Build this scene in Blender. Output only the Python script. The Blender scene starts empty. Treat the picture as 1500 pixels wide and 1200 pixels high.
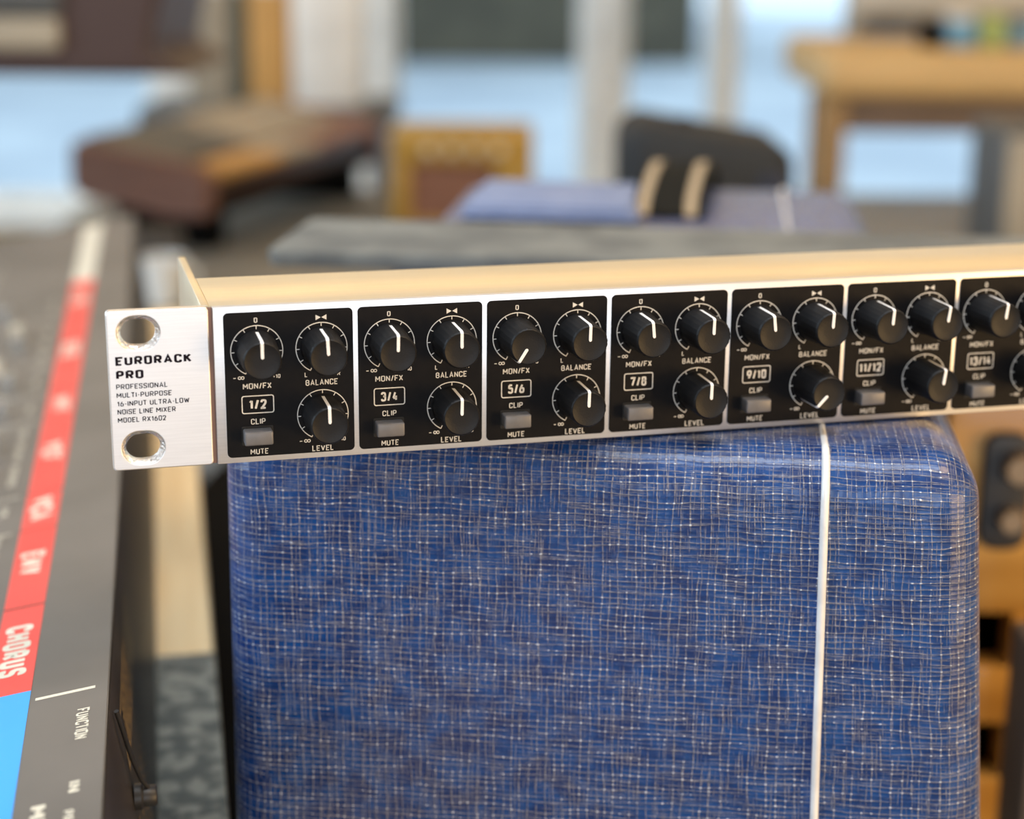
import bpy, bmesh, math, random
from mathutils import Vector, Matrix
random.seed(7)
S = bpy.context.scene
COL = S.collection
PI = math.pi
R = math.radians

# ------------------------------------------------------------------ camera
F_PX, PITCH, ROLL, CAM_Z = 2611.8, 0.26986, -0.00876, 1.05
CAM = Vector((0, 0, CAM_Z))
fwd = Vector((0, math.cos(PITCH), -math.sin(PITCH)))
right0 = Vector((1, 0, 0)); down0 = fwd.cross(right0)
cr = math.cos(ROLL) * right0 + math.sin(ROLL) * down0
cd = -math.sin(ROLL) * right0 + math.cos(ROLL) * down0
cam_data = bpy.data.cameras.new('camera')
cam = bpy.data.objects.new('camera', cam_data); COL.objects.link(cam)
M = Matrix((( cr.x, -cd.x, -fwd.x, 0), (cr.y, -cd.y, -fwd.y, 0), (cr.z, -cd.z, -fwd.z, CAM_Z), (0, 0, 0, 1)))
cam.matrix_world = M
cam_data.sensor_fit = 'HORIZONTAL'; cam_data.sensor_width = 36
cam_data.lens = F_PX / 1500 * 36
cam_data.clip_start = 0.01; cam_data.clip_end = 100
cam_data.dof.use_dof = True
cam_data.dof.focus_distance = 0.493
cam_data.dof.aperture_fstop = 6.2
S.camera = cam

# ------------------------------------------------------------------ world, lights, exposure
W = bpy.data.worlds.new('world'); S.world = W; W.use_nodes = True
bg = W.node_tree.nodes['Background']
bg.inputs[0].default_value = (0.66, 0.83, 1.0, 1); bg.inputs[1].default_value = 1.6
S.view_settings.view_transform = 'Standard'; S.view_settings.look = 'None'
S.view_settings.gamma = 1; S.view_settings.use_curve_mapping = False
S.view_settings.exposure = 0.0
def area(name, loc, target, size, size_y, power, col):
    d = bpy.data.lights.new(name, 'AREA'); d.shape = 'RECTANGLE'; d.size = size; d.size_y = size_y
    d.energy = power; d.color = col
    o = bpy.data.objects.new(name, d); COL.objects.link(o); o.location = loc
    o.rotation_euler = (Vector(target) - Vector(loc)).to_track_quat('-Z', 'Y').to_euler()
    return o
area('daylight_left_window', (-2.3, 0.1, 1.6), (0.2, 1.5, 0.9), 1.8, 1.3, 44, (0.72, 0.86, 1.0))
area('daylight_behind_camera', (0.55, -2.3, 1.1), (0, 0.5, 0.9), 1.4, 1.3, 27, (0.74, 0.85, 1.0))
area('warm_light_right', (2.25, -0.85, 0.8), (0.1, 0.5, 0.95), 0.8, 1.0, 48, (1.0, 0.63, 0.27))
area('warm_fill_back', (0.2, 3.6, 2.2), (0.0, 0.5, 0.9), 3.2, 0.5, 10.3, (1.0, 0.58, 0.20))  # added warm area light that the mixer lid reflects as gold

area('ceiling_panel_light', (0.0, 0.25, 2.5), (0.0, 0.5, 0.9), 1.3, 0.35, 21, (0.85, 0.93, 1.0))
area('ceiling_spot_right', (1.05, 0.30, 2.45), (0.2, 0.5, 0.9), 0.7, 0.35, 14, (1.0, 0.66, 0.32))
area('cool_fill_back', (-2.4, 3.0, 1.4), (0.5, 3.4, 0.7), 1.2, 1.2, 40, (0.78, 0.89, 1.0))  # added cool fill to brighten the window posts and background things
# ------------------------------------------------------------------ helpers
def ray(u, v): return fwd + cr * ((u - 750) / F_PX) + cd * ((v - 600) / F_PX)
def on_y(u, v, y): q = ray(u, v); return CAM + q * (y / q.y)      # point of the place seen at a pixel, at a known distance
def on_z(u, v, z): q = ray(u, v); return CAM + q * ((z - CAM_Z) / q.z)

def tag(o, label=None, cat=None, group=None, kind=None):
    if label: o['label'] = label
    if cat: o['category'] = cat
    if group: o['group'] = group
    if kind: o['kind'] = kind
    return o
def empty(name, loc=(0, 0, 0), rz=0, label=None, cat=None, group=None):
    o = bpy.data.objects.new(name, None); COL.objects.link(o)
    o.location = loc; o.rotation_euler = (0, 0, rz); o.empty_display_size = 0.02
    return tag(o, label, cat, group)
def link(name, me, m=None, parent=None, smooth=None):
    o = bpy.data.objects.new(name, me); COL.objects.link(o)
    if m: me.materials.clear(); me.materials.append(m)
    if parent: o.parent = parent
    if smooth is not None:
        for p in me.polygons: p.use_smooth = True
        try: me.set_sharp_from_angle(angle=R(smooth))
        except Exception: pass
    return o
def obj(name, bm, m, parent=None, smooth=35, scale=None):
    if scale: bmesh.ops.scale(bm, vec=(scale,) * 3, verts=bm.verts)
    me = bpy.data.meshes.new(name); bm.to_mesh(me); bm.free()
    return link(name, me, m, parent, smooth)
def box(bm, x0, x1, y0, y1, z0, z1, bev=0, seg=2, mat=None):
    n = bmesh.new()
    vs = [n.verts.new((x, y, z)) for x in (x0, x1) for y in (y0, y1) for z in (z0, z1)]
    for f in ((0,1,3,2),(4,6,7,5),(0,4,5,1),(2,3,7,6),(0,2,6,4),(1,5,7,3)): n.faces.new([vs[i] for i in f])
    bmesh.ops.recalc_face_normals(n, faces=n.faces)
    if bev: bmesh.ops.bevel(n, geom=list(n.edges), offset=bev, segments=seg, profile=0.5, affect='EDGES')
    if mat: bmesh.ops.transform(n, matrix=mat, verts=n.verts)
    merge(bm, n); return bm
def merge(bm, n):
    me = bpy.data.meshes.new('tmp'); n.to_mesh(me); n.free(); bm.from_mesh(me); bpy.data.meshes.remove(me)
def B(*a, **k): return box(bmesh.new(), *a, **k)
def tube(bm, pts, r, seg=10, cap=True):
    pts = [Vector(p) for p in pts]; rs = r if isinstance(r, (list, tuple)) else [r] * len(pts)
    rings = []; up = None
    for i, p in enumerate(pts):
        t = (pts[min(i + 1, len(pts) - 1)] - pts[max(i - 1, 0)]).normalized()
        if up is None: up = t.orthogonal().normalized()
        up = (up - t * up.dot(t)).normalized(); w = t.cross(up)
        rings.append([bm.verts.new(p + rs[i] * (math.cos(a) * up + math.sin(a) * w)) for a in [2 * PI * k / seg for k in range(seg)]])
    for a, b in zip(rings, rings[1:]):
        for k in range(seg): bm.faces.new((a[k], a[(k + 1) % seg], b[(k + 1) % seg], b[k]))
    if cap:
        bm.faces.new(rings[0][::-1]); bm.faces.new(rings[-1])
    return bm
def lathe(bm, prof, loc=(0, 0, 0), axis='Z', seg=32):
    n = bmesh.new(); rings = []
    for r, h in prof:
        if r < 1e-7: rings.append([n.verts.new((0, 0, h))])
        else: rings.append([n.verts.new((r * math.cos(2 * PI * k / seg), r * math.sin(2 * PI * k / seg), h)) for k in range(seg)])
    for a, b in zip(rings, rings[1:]):
        for k in range(seg):
            l = (k + 1) % seg
            if len(a) == 1 and len(b) == 1: continue
            if len(a) == 1: n.faces.new((a[0], b[l], b[k]))
            elif len(b) == 1: n.faces.new((a[k], a[l], b[0]))
            else: n.faces.new((a[k], a[l], b[l], b[k]))
    if axis == 'Y': bmesh.ops.rotate(n, cent=(0, 0, 0), matrix=Matrix.Rotation(R(90), 3, 'X'), verts=n.verts)   # +h goes to -Y
    if axis == 'X': bmesh.ops.rotate(n, cent=(0, 0, 0), matrix=Matrix.Rotation(R(90), 3, 'Y'), verts=n.verts)
    bmesh.ops.recalc_face_normals(n, faces=n.faces)
    bmesh.ops.translate(n, vec=loc, verts=n.verts)
    merge(bm, n); return bm
def rrect(x0, x1, z0, z1, r, n=6):
    pts = []
    for cx, cz, a0 in ((x1 - r, z1 - r, 0), (x0 + r, z1 - r, 90), (x0 + r, z0 + r, 180), (x1 - r, z0 + r, 270)):
        for k in range(n + 1):
            a = R(a0 + 90 * k / n); pts.append((cx + r * math.cos(a), cz + r * math.sin(a)))
    return pts
def outline(loops, depth, bevel=0.0, y=0.0):
    """solid plate with holes: loops are (x, z) outlines, extruded to depth along Y, front face at y"""
    cu = bpy.data.curves.new('o', 'CURVE'); cu.dimensions = '2D'; cu.fill_mode = 'BOTH'
    cu.extrude = depth / 2 - bevel; cu.bevel_depth = bevel; cu.bevel_resolution = 2; cu.offset = -bevel
    for lp in loops:
        s = cu.splines.new('POLY'); s.points.add(len(lp) - 1); s.use_cyclic_u = True
        for i, (a, b) in enumerate(lp): s.points[i].co = (a, b, 0, 1)
    o = bpy.data.objects.new('o', cu); COL.objects.link(o)
    me = bpy.data.meshes.new_from_object(o.evaluated_get(bpy.context.evaluated_depsgraph_get()))
    bpy.data.objects.remove(o); bpy.data.curves.remove(cu)
    bm = bmesh.new(); bm.from_mesh(me); bpy.data.meshes.remove(me)
    bmesh.ops.remove_doubles(bm, verts=bm.verts, dist=1e-5)
    for v in bm.verts: v.co = Vector((v.co.x, y + depth / 2 - v.co.z, v.co.y))
    bmesh.ops.recalc_face_normals(bm, faces=bm.faces)
    return bm
_tc = {}
# plain engineering lettering drawn from strokes: glyph -> (width, strokes), strokes on a 0..1 box, 'r' rounds the corners
def _o(x0, y0, x1, y1): return [(x0, y0), (x1, y0), (x1, y1), (x0, y1), (x0, y0)]
GL = {
 'A': (.66, [[(0, 0), (.5, 1), (1, 0)], [(.17, .30), (.83, .30)]]),
 'B': (.60, [[(0, .5), (0, 0), (1, 0), (1, .52), (0, .52)], [(0, .52), (.93, .52), (.93, 1), (0, 1), (0, .5)]]),
 'C': (.58, [[(1, .72), (1, 1), (0, 1), (0, 0), (1, 0), (1, .28)]]),
 'D': (.60, [[(0, .5), (0, 0), (1, 0), (1, 1), (0, 1), (0, .5)]]),
 'E': (.54, [[(1, 1), (0, 1)], [(0, 1), (0, 0)], [(0, 0), (1, 0)], [(0, .52), (.88, .52)]]),
 'F': (.54, [[(1, 1), (0, 1)], [(0, 1), (0, 0)], [(0, .50), (.88, .50)]]),
 'G': (.60, [[(1, .75), (1, 1), (0, 1), (0, 0), (1, 0), (1, .48)], [(1, .48), (.55, .48)]]),
 'H': (.60, [[(0, 0), (0, 1)], [(1, 0), (1, 1)], [(0, .52), (1, .52)]]),
 'I': (.14, [[(.5, 0), (.5, 1)]]),
 'K': (.60, [[(0, 0), (0, 1)], [(.95, 1), (.02, .42)], [(.32, .60), (1, 0)]]),
 'L': (.52, [[(0, 1), (0, 0)], [(0, 0), (1, 0)]]),
 'M': (.74, [[(0, 0), (0, 1)], [(0, 1), (.5, .32)], [(.5, .32), (1, 1)], [(1, 1), (1, 0)]]),
 'N': (.62, [[(0, 0), (0, 1)], [(0, 1), (1, 0)], [(1, 0), (1, 1)]]),
 'O': (.60, [[(.5, 1), (0, 1), (0, 0), (1, 0), (1, 1), (.5, 1)]]),
 'P': (.58, [[(0, 0), (0, 1)], [(0, 1), (1, 1), (1, .44), (0, .44)]]),
 'Q': (.60, [[(.5, 1), (0, 1), (0, 0), (1, 0), (1, 1), (.5, 1)], [(.6, .25), (1, -.06)]]),
 'R': (.60, [[(0, 0), (0, 1)], [(0, 1), (1, 1), (1, .46), (0, .46)], [(.5, .46), (1, 0)]]),
 'S': (.57, [[(1, .78), (1, 1), (0, 1), (0, .53), (1, .49), (1, 0), (0, 0), (0, .22)]]),
 'T': (.56, [[(0, 1), (1, 1)], [(.5, 1), (.5, 0)]]),
 'U': (.60, [[(0, 1), (0, 0), (1, 0), (1, 1)]]),
 'V': (.62, [[(0, 1), (.5, 0)], [(.5, 0), (1, 1)]]),
 'W': (.86, [[(0, 1), (.26, 0)], [(.26, 0), (.5, .85)], [(.5, .85), (.74, 0)], [(.74, 0), (1, 1)]]),
 'X': (.60, [[(0, 1), (1, 0)], [(0, 0), (1, 1)]]),
 'Y': (.60, [[(0, 1), (.5, .45)], [(1, 1), (.5, .45)], [(.5, .45), (.5, 0)]]),
 'Z': (.56, [[(0, 1), (1, 1)], [(1, 1), (0, 0)], [(0, 0), (1, 0)]]),
 '0': (.56, [[(.5, 1), (0, 1), (0, 0), (1, 0), (1, 1), (.5, 1)]]),
 '1': (.34, [[(0, .76), (.9, 1)], [(.9, 1), (.9, 0)]]),
 '2': (.54, [[(0, .74), (0, 1), (1, 1), (1, .62), (.02, 0)], [(0, 0), (1, 0)]]),
 '3': (.54, [[(0, .78), (0, 1), (.95, 1), (.95, .54), (.35, .54)], [(.35, .54), (1, .54), (1, 0), (0, 0), (0, .22)]]),
 '4': (.58, [[(.5, 1), (0, .26)], [(0, .26), (1, .26)], [(.74, .55), (.74, 0)]]),
 '5': (.54, [[(.95, 1), (.06, 1)], [(.06, 1), (.02, .56)], [(.02, .58), (1, .62), (1, 0), (0, 0), (0, .2)]]),
 '6': (.56, [[(.62, 1), (0, .45), (0, 0), (1, 0), (1, .56), (.1, .56)]]),
 '7': (.54, [[(0, 1), (1, 1)], [(1, 1), (.3, 0)]]),
 '8': (.56, [[(.5, 1), (.05, 1), (.05, .54), (.95, .54), (.95, 1), (.5, 1)], [(.5, .54), (0, .54), (0, 0), (1, 0), (1, .54), (.5, .54)]]),
 '9': (.56, [[(.38, 0), (1, .55), (1, 1), (0, 1), (0, .44), (.9, .44)]]),
 '/': (.40, [[(0, -.04), (1, 1.04)]]),
 '-': (.34, [[(0, .46), (1, .46)]]),
 '+': (.46, [[(0, .46), (1, .46)], [(.5, .2), (.5, .72)]]),
 ' ': (.24, []),
}
def _round(pl, rad, sx):
    if len(pl) < 3: return pl
    P = [Vector((x * sx, y)) for x, y in pl]; out = [P[0]]
    for a, b, c in zip(P, P[1:], P[2:]):
        d0, d1 = (a - b), (c - b); q = min(rad, d0.length * .5, d1.length * .5)
        p0, p1 = b + d0.normalized() * q, b + d1.normalized() * q
        for k in range(5):
            t_ = k / 4; out.append(p0 * (1 - t_) ** 2 + b * 2 * t_ * (1 - t_) + p1 * t_ ** 2)
    out.append(P[-1]); return [(p.x / sx, p.y) for p in out]
def text_mesh(s, bold=0.0):
    if (s, bold) in _tc: return _tc[(s, bold)]
    T = 0.150 + bold * 2.0; vs, fs = [], []; x = 0.0
    for ch in s:
        w, strokes = GL[ch]; w = w * (1 + bold)
        iw = max(w - T, 0.001)
        for pl in strokes:
            pl = pl if ch in 'A' else _round(pl, 0.32, iw)
            P = []
            for a, b in pl:
                q = Vector((x + T / 2 + a * iw, T / 2 + b * (1 - T)))
                if not P or (q - P[-1]).length > 1e-5: P.append(q)
            n = len(P); closed = (P[0] - P[-1]).length < 1e-4
            if n < 2: continue
            base = len(vs)
            for i, p in enumerate(P):
                t0 = (P[i] - P[i - 1]) if i else ((P[0] - P[n - 2]) if closed else (P[1] - P[0]))
                t1 = (P[i + 1] - P[i]) if i < n - 1 else ((P[1] - P[0]) if closed else (P[i] - P[i - 1]))
                t0.normalize(); t1.normalize(); tt = (t0 + t1); tt = tt.normalized() if tt.length > .1 else t1
                nn = Vector((-tt.y, tt.x)); m = T / 2 / max(0.45, nn.dot(Vector((-t1.y, t1.x))))
                e = Vector((0, 0))
                if not closed and i == 0: e = -t1 * (T / 2) if len(strokes) > 1 and n == 2 and ch in 'EFLTZ72' else e
                if not closed and i == n - 1: e = t0 * (T / 2) if len(strokes) > 1 and n == 2 and ch in 'EFLTZ7' and False else e
                vs.append(p + nn * m + e); vs.append(p - nn * m + e)
            for i in range(n - 1): fs.append((base + 2 * i, base + 2 * i + 1, base + 2 * i + 3, base + 2 * i + 2))
        x += w + 0.13
    x1 = x - 0.13
    _tc[(s, bold)] = ([(v.x / x1, v.y) for v in vs], fs)
    return _tc[(s, bold)]
def put_text(bm, s, fn, bold=0.0):
    """fn maps (0..1 along, 0..1 cap height) to a 3D point"""
    vs, fs = text_mesh(s, bold)
    bv = [bm.verts.new(fn(a, b)) for a, b in vs]
    for f in fs:
        try: bm.faces.new([bv[i] for i in f])
        except ValueError: pass
def text_xz(bm, s, cx, z, w, h, y, bold=0.0, left=False):
    x0 = cx if left else cx - w / 2
    put_text(bm, s, lambda a, b: (x0 + a * w, y, z + b * h), bold)
def text_auto(bm, s, x0, z, h, y, fn_w, bold=0.0): text_xz(bm, s, x0, z, fn_w, h, y, bold, left=True)

# ---- node helper
class X:
    def __init__(s, nt, sk): s.nt = nt; s.s = sk
    def op(a, o, b=None, c=None, clamp=False):
        n = a.nt.nodes.new('ShaderNodeMath'); n.operation = o; n.use_clamp = clamp
        for i, q in enumerate((a, b, c)):
            if q is None: continue
            if isinstance(q, X): a.nt.links.new(q.s, n.inputs[i])
            else: n.inputs[i].default_value = q
        return X(a.nt, n.outputs[0])
    def __add__(a, b): return a.op('ADD', b)
    def __sub__(a, b): return a.op('SUBTRACT', b)
    def __mul__(a, b): return a.op('MULTIPLY', b)
    def __truediv__(a, b): return a.op('DIVIDE', b)
    def step(a, lo, hi):
        n = a.nt.nodes.new('ShaderNodeMapRange'); n.interpolation_type = 'SMOOTHSTEP'
        a.nt.links.new(a.s, n.inputs[0]); n.inputs[1].default_value = lo; n.inputs[2].default_value = hi
        return X(a.nt, n.outputs[0])
def comb(nt, x, y, z):
    n = nt.nodes.new('ShaderNodeCombineXYZ')
    for i, q in enumerate((x, y, z)):
        if isinstance(q, X): nt.links.new(q.s, n.inputs[i])
        else: n.inputs[i].default_value = q
    return n.outputs[0]
def noise(nt, vec, scale, detail=2, rough=0.5, dist=0):
    n = nt.nodes.new('ShaderNodeTexNoise'); n.inputs['Scale'].default_value = scale
    n.inputs['Detail'].default_value = detail; n.inputs['Roughness'].default_value = rough; n.inputs['Distortion'].default_value = dist
    if vec is not None: nt.links.new(vec, n.inputs['Vector'])
    return X(nt, n.outputs['Fac'])
def rgbmix(nt, fac, a, b):
    n = nt.nodes.new('ShaderNodeMix'); n.data_type = 'RGBA'
    nt.links.new(fac.s, n.inputs[0])
    for i, q in ((6, a), (7, b)):
        if isinstance(q, tuple): n.inputs[i].default_value = (*q, 1)
        else: nt.links.new(q, n.inputs[i])
    return n.outputs[2]
def lin(r, g, b):
    f = lambda c: (c / 255 / 12.92) if c <= 10 else ((c / 255 + 0.055) / 1.055) ** 2.4
    return (f(r), f(g), f(b))
def mat(name, col, rough=0.5, metal=0.0, col2=None, nscale=20, stretch=(1, 1, 1), bump=0.0, bscale=None, coat=0.0, spec=0.5, lo=0.35, hi=0.65, detail=4, rvar=0.0):
    m = bpy.data.materials.new(name); m.use_nodes = True; nt = m.node_tree; p = nt.nodes['Principled BSDF']
    p.inputs['Base Color'].default_value = (*col, 1); p.inputs['Roughness'].default_value = rough
    p.inputs['Metallic'].default_value = metal; p.inputs['Coat Weight'].default_value = coat
    p.inputs['Specular IOR Level'].default_value = spec
    tc = nt.nodes.new('ShaderNodeTexCoord'); mp = nt.nodes.new('ShaderNodeMapping')
    mp.inputs['Scale'].default_value = stretch; nt.links.new(tc.outputs['Object'], mp.inputs[0])
    c2 = col2 if col2 else tuple(c * 0.86 for c in col)
    f = noise(nt, mp.outputs[0], nscale, detail)
    nt.links.new(rgbmix(nt, f.step(lo, hi), c2, col), p.inputs['Base Color'])
    if rvar: nt.links.new((f * rvar + (rough - rvar / 2)).s, p.inputs['Roughness'])
    if bump:
        f2 = noise(nt, mp.outputs[0], bscale or nscale * 3, 3)
        b = nt.nodes.new('ShaderNodeBump'); b.inputs['Strength'].default_value = bump; b.inputs['Distance'].default_value = 0.001
        nt.links.new(f2.s, b.inputs['Height']); nt.links.new(b.outputs[0], p.inputs['Normal'])
    return m
def emit(name, col, strength):
    m = bpy.data.materials.new(name); m.use_nodes = True; p = m.node_tree.nodes['Principled BSDF']
    p.inputs['Base Color'].default_value = (*col, 1)
    p.inputs['Emission Color'].default_value = (*col, 1); p.inputs['Emission Strength'].default_value = strength
    return m

def tolex():
    m = bpy.data.materials.new('blue_woven_vinyl'); m.use_nodes = True; nt = m.node_tree; p = nt.nodes['Principled BSDF']
    uv = nt.nodes.new('ShaderNodeUVMap'); uv.uv_map = 'UVMap'
    sp = nt.nodes.new('ShaderNodeSeparateXYZ'); nt.links.new(uv.outputs[0], sp.inputs[0])
    u = X(nt, sp.outputs[0]); v = X(nt, sp.outputs[1])          # millimetres along the skin
    def wn(x):
        n = nt.nodes.new('ShaderNodeTexWhiteNoise'); n.noise_dimensions = '1D'; nt.links.new(x.s, n.inputs['W']); return X(nt, n.outputs['Value'])
    def layer(c, al, period, seed, width, thr, warp, wf, ff, jit):
        wr = (noise(nt, comb(nt, c * (0.30 / period), al * wf * 1.3, seed), 1.0, 3) - 0.5) * (warp * 1.7)
        s = c / period + wr; cell = s.op('FLOOR'); fr = s - cell
        r = wn(cell + seed * 13.7)
        off = (r - 0.5) * jit + 0.5
        d = (fr - off).op('ABSOLUTE') * period
        pres = noise(nt, comb(nt, cell * 3.37, al * ff, seed + 5), 1.0, 2).step(thr - 0.06, thr + 0.08)
        ln = (d / width).step(1.0, 0.35)
        return ln * pres, d, pres
    v1, dv, pv = layer(u, v, 2.55, 1, 0.165, 0.42, 0.55, 0.045, 0.07, 0.25)
    v2, _, _ = layer(u, v, 1.30, 2, 0.12, 0.54, 0.8, 0.06, 0.09, 0.7)
    v3, _, _ = layer(u, v, 0.83, 8, 0.10, 0.60, 0.8, 0.06, 0.09, 0.7)
    h1, dh, ph = layer(v, u, 1.78, 3, 0.17, 0.42, 1.0, 0.035, 0.05, 0.25)
    h2, _, _ = layer(v, u, 0.92, 4, 0.12, 0.56, 1.2, 0.04, 0.07, 0.8)
    h3, _, _ = layer(v, u, 0.50, 6, 0.13, 0.61, 1.2, 0.05, 0.07, 0.8)
    th = v1.op('MAXIMUM', v2 * 0.9).op('MAXIMUM', v3 * 0.7).op('MAXIMUM', h1).op('MAXIMUM', h2 * 0.8).op('MAXIMUM', h3 * 0.65)
    # raised knots where threads cross, with glints painted in as pale dots
    dot = (dv / 0.60).step(1.0, 0.0) * (dh / 0.34).step(1.0, 0.0)
    glint = dot * (ph * 0.8 + 0.2) * (noise(nt, comb(nt, u * 0.16, v * 0.5, 11.0), 1.0, 2).step(0.42, 0.62) * 0.85 + 0.15)
    cl = noise(nt, comb(nt, u * 0.12, v * 0.12, 0.0), 1.0, 3)
    fuzz = noise(nt, comb(nt, u * 1.6, v * 4.5, 2.0), 1.0, 3).step(0.50, 0.75) * noise(nt, comb(nt, u * 0.10, v * 0.35, 7.0), 1.0, 2).step(0.50, 0.68)
    base = rgbmix(nt, cl.step(0.35, 0.65), (0.002, 0.026, 0.135), (0.003, 0.055, 0.235))
    base = rgbmix(nt, fuzz * 0.20, base, (0.20, 0.20, 0.26))
    thr_ = noise(nt, comb(nt, u * 0.8, v * 0.8, 3.0), 1.0, 2).step(0.3, 0.7)
    thc = rgbmix(nt, thr_, (0.15, 0.16, 0.20), (0.36, 0.36, 0.40))
    c = rgbmix(nt, th * 0.85, base, thc)
    c = rgbmix(nt, glint.step(0.25, 0.65), c, (0.76, 0.85, 1.0))
    nt.links.new(c, p.inputs['Base Color'])
    hgt = th * 0.35 + dot * 0.9 + (dv / 1.2).step(1, 0) * 0.25 + (dh / 0.9).step(1, 0) * 0.25
    b = nt.nodes.new('ShaderNodeBump'); b.inputs['Strength'].default_value = 0.75; b.inputs['Distance'].default_value = 0.00028
    nt.links.new(hgt.s, b.inputs['Height']); nt.links.new(b.outputs[0], p.inputs['Normal'])
    p.inputs['Roughness'].default_value = 0.27; p.inputs['Specular IOR Level'].default_value = 0.4
    p.inputs['Coat Weight'].default_value = 0.22; p.inputs['Coat Roughness'].default_value = 0.28
    return m

m_alu = mat('brushed_aluminium', (0.80, 0.785, 0.775), 0.40, 0.85, nscale=60, stretch=(1, 8, 30), col2=(0.76, 0.745, 0.735), rvar=0.06)
m_alu_warm = mat('warm_tinted_aluminium', (0.88, 0.80, 0.62), 0.36, 0.9, nscale=40, stretch=(1, 20, 1), col2=(0.85, 0.77, 0.59), rvar=0.05)  # yellow tint puts the warm reflection into the lid and bracket colour
m_chrome = mat('polished_cut_edge', (0.85, 0.82, 0.80), 0.16, 1.0, nscale=900, bump=0.6, bscale=1500)
m_seam = mat('brown_seam', (0.20, 0.12, 0.10), 0.6, 0.2)  # darker brown strip set into the gap beside the ear
m_black = mat('black_printed_panel', (0.006, 0.0055, 0.006), 0.5, nscale=300, col2=(0.004, 0.004, 0.005), spec=0.12)
m_print = mat('pale_print', (0.74, 0.73, 0.69), 0.6, nscale=600)
m_ink = mat('black_ink', (0.012, 0.008, 0.015), 0.8, spec=0.1)
m_knob = mat('black_rubber', (0.009, 0.009, 0.010), 0.45, spec=0.22, nscale=800, col2=(0.008, 0.008, 0.009), bump=0.06, bscale=2000)
m_ind = mat('white_plastic', (0.92, 0.92, 0.93), 0.35)
m_btn = mat('grey_plastic', (0.165, 0.165, 0.175), 0.38, nscale=200)
m_socket = mat('black_socket', (0.006, 0.006, 0.006), 0.7)
m_tolex = tolex()
m_piping = mat('white_piping', (0.82, 0.84, 0.86), 0.3, nscale=100, coat=0.3)
m_grille = mat('grey_grille_cloth', (0.33, 0.34, 0.31), 0.8, nscale=38, col2=(0.15, 0.17, 0.17), bump=0.4, bscale=900)
m_blackv = mat('black_vinyl', (0.02, 0.02, 0.022), 0.45, nscale=60)
m_beige = mat('beige_stitching', (0.42, 0.33, 0.22), 0.9, nscale=200, spec=0.1)
m_strap = mat('black_strap_leather', (0.014, 0.014, 0.012), 0.9, nscale=90, spec=0.1)

# ================================================================== the room
def struct(name, bm, m, smooth=None):
    return tag(obj(name, bm, m, None, smooth), kind='structure')
m_wall = mat('painted_wall', (0.55, 0.52, 0.46), 0.9, nscale=6, col2=(0.50, 0.47, 0.42))
m_wallw = mat('cream_wall', (0.72, 0.62, 0.45), 0.9, nscale=5, col2=(0.66, 0.56, 0.40))
m_ceil = mat('white_ceiling', (0.75, 0.73, 0.70), 0.9, nscale=4)
m_floor = mat('grey_concrete_floor', (0.22, 0.22, 0.21), 0.45, nscale=9, col2=(0.15, 0.15, 0.145))
m_frame = mat('white_window_frame', (0.88, 0.90, 0.88), 0.4, nscale=20)
m_pave = mat('pale_paving', (0.62, 0.66, 0.68), 0.85, nscale=0.7, col2=(0.48, 0.52, 0.56))
m_brick = mat('brown_house_wall', (0.12, 0.10, 0.065), 0.9, nscale=3, col2=(0.09, 0.075, 0.05))
struct('floor', B(-2.6, 2.6, -2.6, 4.6, -0.1, 0), m_floor)
struct('ceiling', B(-2.6, 2.6, -2.6, 4.6, 2.6, 2.7), m_ceil)
struct('wall_right', B(2.5, 2.6, -2.6, 4.6, 0, 2.6), m_wallw)
struct('wall_front', B(-2.6, 2.6, -2.6, -2.5, 0, 2.6), m_wallw)
bm = B(-2.6, -2.5, -2.6, -0.9, 0, 2.6); box(bm, -2.6, -2.5, 1.1, 4.6, 0, 2.6); box(bm, -2.6, -2.5, -0.9, 1.1, 0, 0.9); box(bm, -2.6, -2.5, -0.9, 1.1, 2.25, 2.6)
struct('wall_left', bm, m_wall)
WY = 4.4
wz0, wz1 = 0.34, 1.16
bm = B(-2.5, 2.5, WY, WY + 0.12, 0, wz0); box(bm, -2.5, 2.5, WY, WY + 0.12, wz1, 2.6)
box(bm, -2.5, -2.1, WY, WY + 0.12, wz0, wz1); box(bm, 2.1, 2.5, WY, WY + 0.12, wz0, wz1)
struct('wall_back', bm, m_wallw)
m_glass = bpy.data.materials.new('window_glass'); m_glass.use_nodes = True
gp = m_glass.node_tree.nodes['Principled BSDF']; gp.inputs['Transmission Weight'].default_value = 1.0; gp.inputs['Roughness'].default_value = 0.0
gp.inputs['IOR'].default_value = 1.02; gp.inputs['Base Color'].default_value = (0.93, 0.98, 1.0, 1)
def ux(u, y): return on_y(u, 100, y).x
posts = [ux(-900, WY), ux(-180, WY), ux(248, WY), ux(545, WY), ux(885, WY), ux(1062, WY), ux(1560, WY), 2.1]
hw = [0.03, 0.03, 0.04, 0.045, 0.044, 0.018, 0.03, 0.03]
for i in range(7):
    a, b = posts[i] + hw[i], posts[i + 1] - hw[i + 1]
    w = tag(empty('window_%d' % (i + 1), ((a + b) / 2, WY + 0.06, wz0)), kind='structure')
    h = (b - a) / 2; H_ = wz1 - wz0
    f = B(-h - 0.008, -h + 0.02, -0.03, 0.03, 0, H_, 0.004); box(f, h - 0.02, h + 0.008, -0.03, 0.03, 0, H_, 0.004)
    box(f, -h, h, -0.03, 0.03, 0, 0.035, 0.004); box(f, -h, h, -0.03, 0.03, H_ - 0.035, H_, 0.004)
    obj('window_frame', f, m_frame, w, None)
    obj('pane', B(-h + 0.02, h - 0.02, -0.003, 0.003, 0.035, H_ - 0.035), m_glass, w, None)
bm = bmesh.new()
for x, h in zip(posts, hw): box(bm, x - h, x + h, WY - 0.02, WY + 0.1, wz0, wz1, 0.005)
struct('trim_1', bm, m_frame)
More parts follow.
